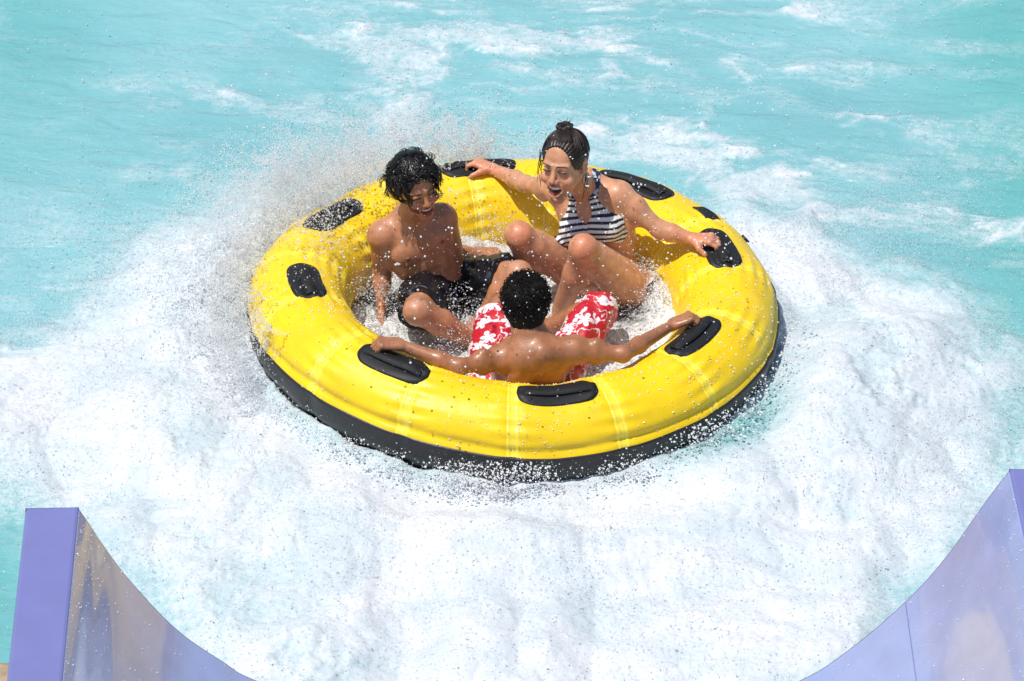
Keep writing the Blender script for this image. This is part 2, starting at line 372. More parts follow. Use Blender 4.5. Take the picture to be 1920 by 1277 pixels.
# foam slopping inside the raft
def raft_foam():
    n = 260; g = np.linspace(-.72, .72, n); X, Y = np.meshgrid(g, g, indexing='ij'); P = np.stack([X, Y, 0*X], -1).reshape(-1, 3)
    r = np.hypot(P[:, 0], P[:, 1])
    W = P + .06*fbm(P, 5, 3, 3)[:, None]
    h = ZC-.085 + .05*billow(W, 5, 4, 15, .6) + .022*fbm(P, 18, 4, 8, .6)
    c = on_z(1228, 565, .1); h += .10*np.exp(-(((P[:, 0]-c[0])/.13)**2+((P[:, 1]-c[1])/.2)**2))*(.7+.6*vn(P, 12, 3))
    c = on_z(880, 480, .1); h += .09*np.exp(-(((P[:, 0]-c[0])/.16)**2+((P[:, 1]-c[1])/.12)**2))
    P[:, 2] = h
    keep = (r < .715).reshape(n, n); f = grid_faces(n, n); k = keep.ravel()[f].all(1); f = f[k]
    used = np.unique(f); mp = np.zeros(len(P), int); mp[used] = np.arange(len(used))
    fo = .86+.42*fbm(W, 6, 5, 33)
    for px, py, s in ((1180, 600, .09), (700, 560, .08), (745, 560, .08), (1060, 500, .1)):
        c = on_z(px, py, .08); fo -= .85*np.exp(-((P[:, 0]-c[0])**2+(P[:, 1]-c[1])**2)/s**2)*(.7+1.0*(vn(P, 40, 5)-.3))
    me = raw_mesh('foam', P[used], mp[f]); set_f(me, 'foam', np.clip(fo[used], 0, 1))
    m = bpy.data.materials.new('raft_foam'); m.use_nodes = True; N = m.node_tree.nodes; L = m.node_tree.links; b = N['Principled BSDF']
    a = N.new('ShaderNodeAttribute'); a.attribute_name = 'foam'; tc = N.new('ShaderNodeTexCoord')
    ns = N.new('ShaderNodeTexNoise'); ns.inputs['Scale'].default_value = 90; ns.inputs['Detail'].default_value = 4; L.new(tc.outputs['Object'], ns.inputs['Vector'])
    ad = N.new('ShaderNodeMath'); ad.operation = 'MULTIPLY_ADD'; L.new(ns.outputs['Fac'], ad.inputs[0]); ad.inputs[1].default_value = 1.6; ad.inputs[2].default_value = -.8
    a2 = N.new('ShaderNodeMath'); a2.operation = 'ADD'; a2.use_clamp = True; L.new(ad.outputs[0], a2.inputs[0]); L.new(a.outputs['Fac'], a2.inputs[1])
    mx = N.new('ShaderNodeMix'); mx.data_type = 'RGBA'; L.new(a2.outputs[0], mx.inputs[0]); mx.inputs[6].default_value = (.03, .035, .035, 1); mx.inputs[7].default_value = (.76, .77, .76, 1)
    L.new(mx.outputs[2], b.inputs['Base Color']); b.inputs['Roughness'].default_value = .3
    bp = N.new('ShaderNodeBump'); bp.inputs['Strength'].default_value = .9; bp.inputs['Distance'].default_value = .01; L.new(ns.outputs['Fac'], bp.inputs['Height']); L.new(bp.outputs[0], b.inputs['Normal'])
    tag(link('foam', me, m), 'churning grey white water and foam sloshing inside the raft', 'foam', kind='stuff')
raft_foam()
# ------------------------------------------------------------------ bodies as one implicit surface
class Field:
    def __init__(s): s.ops = []
    def _add(s, fn, c, R, mode, k): s.ops.append((fn, np.asarray(c, float), R, mode, k))
    def cone(s, a, b, ra, rb, k=.02, mode='u'):
        a = np.asarray(a, float); b = np.asarray(b, float); e = b-a; ee = e@e+1e-12
        def fn(P):
            w = P-a; t = np.clip((w@e)/ee, 0, 1); return np.linalg.norm(w-t[..., None]*e, axis=-1)-(ra+(rb-ra)*t)
        s._add(fn, (a+b)/2, math.sqrt(ee)/2+max(ra, rb), mode, k)
    def ball(s, c, r, k=.02, mode='u'):
        c = np.asarray(c, float); s._add(lambda P: np.linalg.norm(P-c, axis=-1)-r, c, r, mode, k)
    def ell(s, c, rad, fr=None, k=.02, mode='u'):
        c = np.asarray(c, float); rad = np.asarray(rad, float); Mx = np.eye(3) if fr is None else np.array(fr)
        def fn(P):
            q = (P-c)@Mx.T; k0 = np.linalg.norm(q/rad, axis=-1); k1 = np.linalg.norm(q/rad**2, axis=-1)+1e-9
            return k0*(k0-1)/k1
        s._add(fn, c, max(rad), mode, k)
    def plane(s, p, n, k=.004):                       # keep the side n points away from
        p = np.asarray(p, float); n = nrm(n); s._add(lambda P: (P-p)@n, p, 1e9, 'i', k)
    def ev(s, P, C=None, hd=0):
        d = np.full(P.shape[:-1], 1.0)
        for fn, c, R, mode, k in s.ops:
            if C is None or R > 1e8: idx = slice(None)
            else:
                idx = np.nonzero(np.linalg.norm(C-c, axis=-1) < R+hd+.06)[0]
                if len(idx) == 0: continue
            x = fn(P[idx]); o = d[idx]
            if mode == 'u': h = np.maximum(k-np.abs(o-x), 0)/k; d[idx] = np.minimum(o, x)-h*h*k*.25
            else:
                y = -x if mode == 's' else x
                h = np.maximum(k-np.abs(o-y), 0)/k; d[idx] = np.maximum(o, y)+h*h*k*.25
        return d
class Cloth:
    def __init__(s, body, region, t, k=.004): s.b, s.r, s.t, s.k = body, region, t, k
    def ev(s, P, C=None, hd=0):
        o = s.b.ev(P, C, hd)-s.t; y = s.r.ev(P, C, hd); h = np.maximum(s.k-np.abs(o-y), 0)/s.k
        return np.maximum(o, y)+h*h*s.k*.25
class Any:
    def __init__(s, *f): s.f = f
    def ev(s, P, C=None, hd=0):
        d = s.f[0].ev(P, C, hd)
        for g in s.f[1:]: d = np.minimum(d, g.ev(P, C, hd))
        return d
class Disp:
    def __init__(s, f, fn): s.f, s.fn = f, fn
    def ev(s, P, C=None, hd=0): return s.f.ev(P, C, hd)+s.fn(P)
def polygonise(fld, lo, hi, h=.003):
    lo = np.asarray(lo, float); hi = np.asarray(hi, float); nb = 8; bs = nb*h
    nB = np.ceil((hi-lo)/bs).astype(int)
    G = np.stack(np.meshgrid(*[np.arange(n) for n in nB], indexing='ij'), -1).reshape(-1, 3)
    Cn = lo+(G+.5)*bs; d = fld.ev(Cn); act = np.abs(d) < bs*.87+.016; G = G[act]; Cn = Cn[act]
    g = np.arange(nb+1); L = np.stack(np.meshgrid(g, g, g, indexing='ij'), -1).reshape(-1, 3)
    D = np.empty((len(G), 9, 9, 9), np.float32)
    for i in range(0, len(G), 1500):
        Pt = lo+(G[i:i+1500, None]*nb+L[None])*h; D[i:i+1500] = fld.ev(Pt, Cn[i:i+1500], bs*.87).reshape(-1, 9, 9, 9)
    corners = [(a, b, c) for a in (0, 1) for b in (0, 1) for c in (0, 1)]
    cs = np.stack([D[:, a:a+8, b:b+8, c:c+8] for a, b, c in corners], -1)
    neg = cs < 0; m = neg.any(-1) & ~neg.all(-1); B, i, j, k = np.nonzero(m); cv = cs[m]; nv = len(B)
    acc = np.zeros((nv, 3)); cnt = np.zeros(nv); co = np.array(corners, float)
    for p in range(8):
        for q in range(p+1, 8):
            if np.abs(co[p]-co[q]).sum() != 1: continue
            a, b = cv[:, p], cv[:, q]; x = (a < 0) != (b < 0); t = np.where(x, a/(a-b+1e-12*np.sign(a-b)+1e-20), 0)
            acc += np.where(x[:, None], co[p]+t[:, None]*(co[q]-co[p]), 0); cnt += x
    gi = G[B]*nb+np.stack([i, j, k], -1); v = lo+(gi+acc/cnt[:, None])*h
    dims = nB*nb+2; key = lambda g: (g[..., 0]*dims[1]+g[..., 1])*dims[2]+g[..., 2]
    kk = key(gi); od = np.argsort(kk); ks = kk[od]
    F = []
    inside = D < 0
    for ax in range(3):
        s0 = [slice(0, 8)]*3; s1 = list(s0); s1[ax] = slice(1, 9)
        a = inside[(slice(None), *s0)]; b = inside[(slice(None), *s1)]
        x = a != b; B, i, j, k = np.nonzero(x); g0 = G[B]*nb+np.stack([i, j, k], -1); fl = a[x]
        u, w_ = [(1, 2), (2, 0), (0, 1)][ax]; eu = np.zeros(3, int); eu[u] = 1; ew = np.zeros(3, int); ew[w_] = 1
        qs = [g0-eu-ew, g0-ew, g0, g0-eu]; ids = []; ok = np.ones(len(g0), bool)
        for q in qs:
            qk = key(q); p = np.clip(np.searchsorted(ks, qk), 0, len(ks)-1); ok &= ks[p] == qk; ids.append(od[p])
        f = np.stack(ids, -1); f[~fl] = f[~fl][:, ::-1]; F.append(f[ok])
    F = np.concatenate(F)
    # light relaxation
    e = np.concatenate([F[:, [0, 1]], F[:, [1, 2]], F[:, [2, 3]], F[:, [3, 0]]])
    for _ in range(2):
        s = np.zeros_like(v); c = np.zeros(len(v))
        for ax in range(3): s[:, ax] = np.bincount(e[:, 0], v[e[:, 1], ax], len(v)) + np.bincount(e[:, 1], v[e[:, 0], ax], len(v))
        c = np.bincount(e[:, 0], minlength=len(v))+np.bincount(e[:, 1], minlength=len(v)); ok = c > 0
        v[ok] = .6*v[ok]+.4*s[ok]/c[ok][:, None]
    return v, F
def frame(f, u):
    f = nrm(f); l = nrm(np.cross(u, f)); u = np.cross(f, l); return l, f, u
def hand(F, W, d, n, t, curl=(40, 60, 40), s=1.0, thumb=(.6, .35, .5), spread=.0):
    d = nrm(d); n = nrm(n - d*(n@d)); t = nrm(t - d*(t@d) - n*(t@n))
    offs = (.031, .0105, -.0105, -.031); lens = (.074, .082, .076, .060)
    for i, (o, L) in enumerate(zip(offs, lens)):
        kn = W + d*(.084-.004*abs(i-1))*s + t*o*s - n*.004
        F.cone(W + t*o*.55*s, kn, .0165*s, .0125*s, .012); F.ball(kn-n*.003, .0115*s, .006)
        a = 0; p = kn; dd = nrm(d + t*spread*(1.5-i))
        for j, fr in enumerate((.45, .31, .24)):
            a += math.radians(curl[j]*(1+.06*(i-1))); q = p + (dd*math.cos(a)+n*math.sin(a))*L*fr*s
            F.cone(p, q, (.0098-.0009*j)*s, (.0090-.0010*j)*s, .0035); p = q
    b = W + t*.022*s + d*.015*s; m = b + (t*.75+d*.6+n*.3)*.042*s; F.cone(b, m, .0175*s, .013*s, .014)
    e = m + nrm(d*thumb[0]+t*thumb[1]+n*thumb[2])*.034*s; F.cone(m, e, .0118*s, .0100*s, .005)
    F.cone(e, e + nrm(d*thumb[0]+t*thumb[1]*.3+n*(thumb[2]+.3))*.026*s, .0100*s, .0078*s, .004)
def arm(F, S, E, W, s=1.0):
    F.cone(S, E, .046*s, .035*s, .03); F.ell(S*.55+E*.45, V(.04, .04, .07)*s, None, .03); F.ball(S, .053*s, .03)
    m = E*.68+W*.32; F.cone(E, m, .036*s, .0365*s, .02); F.cone(m, W, .0365*s, .0235*s, .02); F.ball(E, .034*s, .015)
def leg(F, H, K, A, T, s=1.0, thigh=.083, fwd=None):
    F.cone(H, K, thigh*s, .054*s, .03); F.cone(H*.75+K*.25, K*.8+H*.2, (thigh-.002)*s, .058*s, .03)
    kn = nrm(nrm(K-H)+nrm(K-A)); F.ball(K+kn*.012, .047*s, .02)
    sh = nrm(A-K); back = nrm(-kn + sh*(kn@sh)); m = K*.66+A*.34 + back*.014
    F.cone(K, m, .050*s, .054*s, .03); F.cone(m, K*.2+A*.8, .053*s, .033*s, .03); F.cone(K+kn*.005, A, .038*s, .031*s, .02)
    td = nrm(T-A); F.ball(A, .034*s, .02); F.ball(A-td*.035+sh*.03, .030*s, .02); F.cone(A+sh*.012, A+td*.12+sh*.035, .034*s, .026*s, .025)
    sd_ = nrm(np.cross(td, sh)); b = A+td*.12+sh*.042
    for i, o in enumerate((-.028, -.010, .006, .019, .031)): F.cone(b+sd_*o, b+sd_*o+td*(.062-.006*i), .013-.001*i, .012-.0012*i, .004)
def torso(F, hl, hr, sl, sr, sex='m', w=1.0):
    ms = (sl+sr)/2; mh = (hl+hr)/2; u = nrm(ms-mh); L = np.linalg.norm(ms-mh)
    l = nrm(sl-sr); l = nrm(l-u*(l@u)); f = np.cross(l, u); fr = np.array([l, f, u])
    lh = nrm(hl-hr); lh = nrm(lh-u*(lh@u)); fh = np.cross(lh, u); fp = np.array([lh, fh, u])
    at = lambda a, b, c: mh + l*a + f*b + u*c*L
    F.ell(at(0, 0, .68), V(.138*w, .096, .185), fr, .04); F.ell(at(0, 0, .86), V(.125*w, .078, .09), fr, .04)
    F.ell(at(0, .0, .34), V(.112*w, .082, .15), fr, .05); F.ell(at(0, .005, .08), V(.135*w, .098, .10), fp, .05)
    for sg, s_, h_ in ((1, sl, hl), (-1, sr, hr)):
        F.cone(ms+u*.02-f*.01, s_, .048, .048, .03); F.cone(ms+u*.055-f*.02, s_*.8+ms*.2+u*.012, .034, .034, .03)
        F.cone(at(sg*.015, .058, .965), s_+f*.022+u*.022, .011, .012, .018)
        F.cone(at(sg*.085, .0, .55), s_-u*.03, .05, .04, .05)
        F.ball(h_*.85+mh*.15-fp[1]*.03-u*.02, .088 if sex == 'm' else .095, .04)
        if sex == 'm':
            F.ell(at(sg*.064, .070, .80), V(.060, .030, .048), fr, .02)
        F.ell(at(sg*.070, -.074, .76), V(.044, .030, .070), fr, .02)
    F.cone(at(0, -.108, .15), at(0, -.104, .98), .012, .011, .024, 's')
    F.ball(at(0, .098, .27), .006, .012, 's')
    if sex == 'm':
        F.cone(at(0, .118, .40), at(0, .122, .86), .012, .012, .025, 's')
        for c in (.36, .47): F.cone(at(-.06, .104, c), at(.06, .104, c), .006, .006, .016, 's')
    return dict(mh=mh, ms=ms, u=u, l=l, f=f, L=L, at=at, fr=fr, fp=fp)
def head(F, O, l, f, u, mouth=1.0, s=1.0, female=False):
    """O = between the eyes' level inside the skull; returns a mapper"""
    fr = np.array([l, f, u]); at = lambda a, b, c: O + (l*a + f*b + u*c)*s
    j = .014*mouth
    F.ell(at(0, -.014, .028), V(.0745, .094, .084)*s, fr, .02); F.ell(at(0, .030, -.030), V(.058, .056, .074)*s, fr, .025)
    F.ball(at(0, .068, -.100-j), .0185*s, .02)
    for g in (1, -1):
        F.cone(at(g*.052, -.002, -.045), at(g*.012, .064, -.100-j), .017*s, .015*s, .02)
        F.ell(at(g*.039, .062, -.041), V(.026, .021, .022)*s, fr, .014); F.cone(at(g*.010, .082, .017), at(g*.044, .066, .018), .009*s, .007*s, .012)
        F.ell(at(g*.031, .0985, .000), V(.016, .013, .010)*s, fr, .010, 's'); F.ell(at(g*.031, .0735, .0), V(.015, .0125, .012)*s, fr, .004)
        F.cone(at(g*.017, .080, -.006), at(g*.044, .070, -.004), .0052*s, .0045*s, .003)
        F.ell(at(g*.0765, -.010, -.008), V(.009, .019, .031)*s, fr, .008); F.ell(at(g*.083, -.004, -.006), V(.006, .010, .018)*s, fr, .006, 's')
    F.cone(at(0, .086, .004), at(0, .103, -.033), .0075*s, .0105*s, .010)
    for g in (1, -1): F.ball(at(g*.0115, .093, -.038), .0088*s, .006)
    F.ball(at(0, .098, -.047), .004*s, .006, 's')
    F.ell(at(0, .080, -.070), V(.030, .018, .024)*s, fr, .015)
    mc = -.069-.006*mouth; mh_ = .007+.0125*mouth
    F.ell(at(0, .098, mc), V(.031, .030, mh_)*s, fr, .004, 's')
    t = np.linspace(-1, 1, 9)
    for sg in (1, -1):
        pts = [at(.033*q, .0975-.025*q*q, mc + sg*(mh_+.001)*math.sqrt(max(0, 1-q*q))+.012*q*q) for q in t]
        for p, q in zip(pts[:-1], pts[1:]): F.cone(p, q, .0034*s, .0034*s, .003)
    return dict(at=at, mc=mc, mh=mh_, fr=fr, s=s)
def paint(v, base, spots, seed=0):
    c = np.tile(np.array(base, float), (len(v), 1)); c *= (1+.10*fbm(v, 9, 3, seed))[:, None]
    for p, r, colr, st in spots:
        d = np.linalg.norm(v-p, axis=1); wgt = st*sstep(r, r*.35, d); c = c*(1-wgt[:, None])+np.array(colr)*wgt[:, None]
    return np.clip(c, 0, 1)
def face_paint(H, base):
    at, s = H['at'], H['s']; b = np.array(base); red = b*V(1.1, .55, .55); sp = []
    for g in (1, -1): sp += [(at(g*.042, .072, -.036), .026*s, b*V(1.08, .86, .84), .5), (at(g*.031, .086, .0), .010*s, b*.72, .5)]
    sp += [(at(0, .105, -.033), .020*s, b*V(1.1, .85, .83), .6)]
    for q in np.linspace(-1, 1, 7):
        for sg in (1, -1): sp.append((at(.033*q, .099-.025*q*q, H['mc']+sg*(H['mh']+.002)*math.sqrt(max(0, 1-q*q))+.012*q*q), .0088*s, (b*.25+V(.28, .03, .04)), .9))
    sp += [(at(0, .080, H['mc']), .019*s, (.20, .02, .02), .95), (at(0, .068, H['mc']), .017*s, (.03, .004, .004), .9), (at(.014, .074, H['mc']), .013*s, (.06, .006, .006), .9), (at(-.014, .074, H['mc']), .013*s, (.06, .006, .006), .9)]
    return sp
def face_parts(H, parent, hairm, eyes=True, lower=True, brow=.0):
    at, s, mc, mh_ = H['at'], H['s'], H['mc'], H['mh']
    def arc(z0, hgt, dep, wd, name):
        q = np.linspace(-1, 1, 15); v = []
        for a in q:
            x = wd*a; y = dep-.012*a*a; z = z0 + .004*a*a
            v += [at(x, y, z), at(x, y+.001, z-hgt), at(x, y-.005, z-hgt), at(x, y-.006, z)]
        return link(name, raw_mesh(name, np.array(v), grid_faces(15, 4, cv=True)), M['teeth'], parent)
    arc(mc+mh_*.80, .0100, .0925, .0260, 'upper_teeth')
    if lower: arc(mc-mh_*.55, .0045, .088, .015, 'lower_teeth')
    tv = []; tf = grid_faces(8, 12, cv=True)
    for a in np.linspace(.1, PI-.1, 8):
        for b in np.linspace(0, 2*PI, 13)[:-1]: tv.append(at(.013*math.sin(a)*math.cos(b), .074+.016*math.cos(a), mc-mh_*.55+.004*math.sin(a)*math.sin(b)))
    link('tongue', raw_mesh('tongue', np.array(tv), tf), mat('tongue', (.42, .07, .07), .3), parent)
    for g in (1, -1):
        q = np.linspace(-1, 1, 9)
        tube_obj('eyelashes', [at(g*(.031+.0155*a), .0895-.006*a*a-.004*(a > 0)*a, -.0035+.0035*(1-a*a)) for a in q], .0018*s, M['hair'], parent, 5)
        tube_obj('eyebrow', [at(g*(.030+.020*a), .0885-.005*a*a-.007*a, .0175+brow+.004*(1-a*a)) for a in q], np.array([.001, .0022, .0024, .0024, .0024, .0022, .002, .0016, .0008])*s, hairm, parent, 5)
def skin_obj(F, lo, hi, base, spots, seed, h=.003):
    v, f = polygonise(F, lo, hi, h); me = raw_mesh('person', v, f); set_col(me, 'tint', paint(v, base, spots, seed)); return link('person', me, M['skin'])
def fld_obj(name, F, lo, hi, m, parent, colr=None, h=.003):
    v, f = polygonise(F, lo, hi, h); me = raw_mesh(name, v, f)
    if colr is not None: set_col(me, 'tint', colr(v))
    return link(name, me, m, parent)
def strands(name, P, R, m, parent): v, f = tubes(P, R, 4); return link(name, raw_mesh(name, v, f), m, parent)

# ================================================================== girl in the striped bikini
def girl():
    F = Field()
    hl = on_y(1188, 545, .24); hr = on_y(1118, 535, .37)
    sl = on_y(1160, 366, .335); sr = on_y(1050, 356, .42)
    T = torso(F, hl, hr, sl, sr, 'f', .98); at = T['at']; L = T['L']
    br = [at(g*.066, .084, .70) for g in (1, -1)]
    for b in br: F.ell(b, V(.058, .046, .056), T['fr'], .03)
    O = on_y(1058, 303, .205); l, f, u = frame((-.42, -.88, .06), nrm((-.08, -.05, 1)))
    F.cone(T['ms']-T['f']*.005, O-u*.055-f*.018, .052, .047, .03)
    H = head(F, O, l, f, u, 1.12, 1.09, True)
    E = on_y(1238, 431, .27); Wr = on_skin(1306, 462, .042)[0]; arm(F, sl, E, Wr, .95)
    hp, hn = on_skin(1348, 464, .030); d = nrm(hp-Wr); hand(F, Wr, d, -hn, nrm(V(.2, -1, 0)), (28, 50, 35), .92, (.7, .3, .55), .05)
    E2 = on_y(985, 345, .62); W2 = on_y(925, 317, .79); arm(F, sr, E2, W2, .92)
    hand(F, W2, nrm(on_y(885, 303, .83)-W2), V(-.2, -.15, -1), nrm(V(.3, -1, 0)), (35, 60, 40), .92)
    K = on_y(1094, 466, .075); A = on_y(1042, 606, .19); leg(F, hl, K, A, A+V(-.10, -.16, -.03), .96, .088)
    K2 = on_y(974, 442, .225); A2 = on_y(1005, 570, .34); leg(F, hr, K2, A2, A2+V(-.10, -.13, -.03), .96, .086)
    base = (.63, .30, .165); sp = face_paint(H, base)
    for k_ in (K, K2): sp.append((k_+V(0, -.03, .03), .07, V(*base)*V(1.1, .75, .72), .6))
    for w_ in (Wr, W2): sp.append((w_+V(0, 0, 0), .14, V(*base)*V(1.08, .82, .8), .6))
    lo = V(-.32, -.15, -.02); hi = V(.95, .98, 1.06)
    body = skin_obj(F, lo, hi, base, sp, 3)
    tag(body, 'laughing girl with dark bun in black and white striped bikini', 'person')
    face_parts(H, body, M['hair_brown'], lower=False, brow=.002)
    # bikini top
    R = Field()
    for g, b in zip((1, -1), br):
        R.ell(b+T['u']*.006+T['l']*g*.004, V(.078, .078, .060), T['fr'], .012)
        R.cone(b+T['u']*.03, at(g*.046, .075, 1.0), .040, .015, .02); R.cone(at(g*.046, .075, 1.0), T['ms']+T['u']*.045+T['l']*g*.050+T['f']*.03, .016, .020, .01); R.cone(T['ms']+T['u']*.045+T['l']*g*.050+T['f']*.03, T['ms']+T['u']*.085+T['l']*g*.045-T['f']*.02, .020, .018, .01)
        R.cone(at(g*.10, .06, .60), at(g*.13, -.02, .63), .032, .020, .01); R.cone(at(g*.13, -.02, .63), at(0, -.11, .62), .016, .014, .01)
    R.cone(at(-.05, .10, .60), at(.05, .10, .60), .016, .016, .01)
    def strp(v):
        q = v-T['mh']; a = q@T['l']; b_ = q@T['f']; c = q@T['u']; z = c + .9*(np.abs(a)-.03)**2*3 - .10*np.abs(a)
        s = ((z*46) % 1.0) < .45; colr = np.where(s[:, None], V(.012, .012, .016), V(.82, .82, .82))
        strap = c > L*1.03; dots = vn(v, 90, 4) > .62; colr[strap] = np.where(dots[strap][:, None], V(.5, .5, .55), V(.02, .025, .07)); return colr
    fld_obj('bikini_top', Cloth(F, R, .0055), T['ms']-.42, T['ms']+.30, M['cloth_col'], body, strp, .0025)
    R = Field(); n = T['u']; c0 = T['mh']+n*.015
    R.ell(c0, V(.2, .17, .05), T['fp'], .01); R.cone(c0-n*.03, c0-n*.11-T['f']*.02, .09, .08, .02); R.cone(hl*.72+K*.28, K, .115, .10, .01, 's'); R.cone(hr*.72+K2*.28, K2, .115, .10, .01, 's')
    def bot(v):
        c = (v-c0)@n; return np.where((c > .016)[:, None], V(.8, .8, .8), V(.015, .016, .02))
    fld_obj('bikini_bottom', Cloth(F, R, .006), c0-.26, c0+.26, M['cloth_col'], body, bot)
    # hair
    a_ = H['at']; s = 1.09; fr = H['fr']; C0 = a_(0, -.014, .028); rad = V(.0745, .094, .084)*s
    Hf = Field(); Hf.ell(C0, rad+.0045, fr, .01); Hf.ell(a_(0, -.045, .0), V(.068, .062, .075), fr, .02)
    Hf.ell(a_(0, .112, -.030), V(.092, .092, .160), fr, .008, 's')
    for g in (1, -1): Hf.ell(a_(g*.088, .006, -.035), V(.026, .034, .044), fr, .01, 's')
    bun = a_(-.014, -.036, .117)
    for i in range(9):
        an = i*2.4; Hf.ell(bun+l*.021*math.cos(an)+f*.018*math.sin(an)+u*(.004*(i % 3)), V(.014, .012, .010), None, .006)
    grooves = lambda P: .0016*np.sin(np.arctan2((P-C0)@l, ((P-C0)@u+.02))*42)*1.0 + .0012*fbm(P, 60, 2, 3)
    hr_ = fld_obj('hair', Disp(Hf, grooves), O-.2, O+.22, M['hair_brown'], body, None, .0025)
    tt = np.linspace(0, 2*PI, 20); tube_obj('hair_tie', [bun-u*.014+(l*math.cos(q)+f*math.sin(q))*.027 for q in tt], .0045, M['tie'], body)
    n = 300; k = 10; P = np.zeros((n, k, 3)); Rr = np.zeros((n, k))
    for i in range(n):
        th = RNG.uniform(-2.4, 2.4); z0 = RNG.uniform(-.2, .45) if abs(th) > .9 else RNG.uniform(.78, 1.0)
        d0 = nrm(V(math.sin(th)*math.cos(z0), math.cos(th)*math.cos(z0), math.sin(z0)+.12)); d1 = nrm(V(RNG.normal(0, .07), -.28, 1))
        for j, q in enumerate(np.linspace(0, 1, k)):
            dd = nrm(d0*(1-q)+d1*q)*(rad+.0085+.003*RNG.random()*0); P[i, j] = C0+l*dd[0]+f*dd[1]+u*dd[2]
        Rr[i] = np.concatenate([[.0004, .0008], np.full(k-2, .0011)])
    loose = 34; P2 = np.zeros((loose, k, 3)); R2 = np.zeros((loose, k))
    for i in range(loose):
        if i < 9: st = a_(-.076, .03+RNG.normal(0, .008), .03+RNG.normal(0, .02)); en = a_(-.082+RNG.normal(0, .006), .035+RNG.normal(0, .012), -.06+RNG.normal(0, .03))
        elif i < 14: st = a_(.072, -.03, -.04); en = a_(.075+RNG.normal(0, .012), -.02+RNG.normal(0, .02), -.15+RNG.normal(0, .04))
        else:
            an = RNG.uniform(0, 6.28); st = bun+u*.01; en = bun+(l*math.cos(an)+f*math.sin(an))*.035+u*RNG.uniform(-.01, .03)
        w_ = V(*RNG.normal(0, .008, 3))
        for j, q in enumerate(np.linspace(0, 1, k)): P2[i, j] = st*(1-q)+en*q+w_*math.sin(q*PI*1.5)
        R2[i] = np.linspace(.0016, .0006, k)
    strands('hair_strands', np.vstack([P, P2]), np.vstack([Rr, R2]), M['hair_brown'], body)
    return body
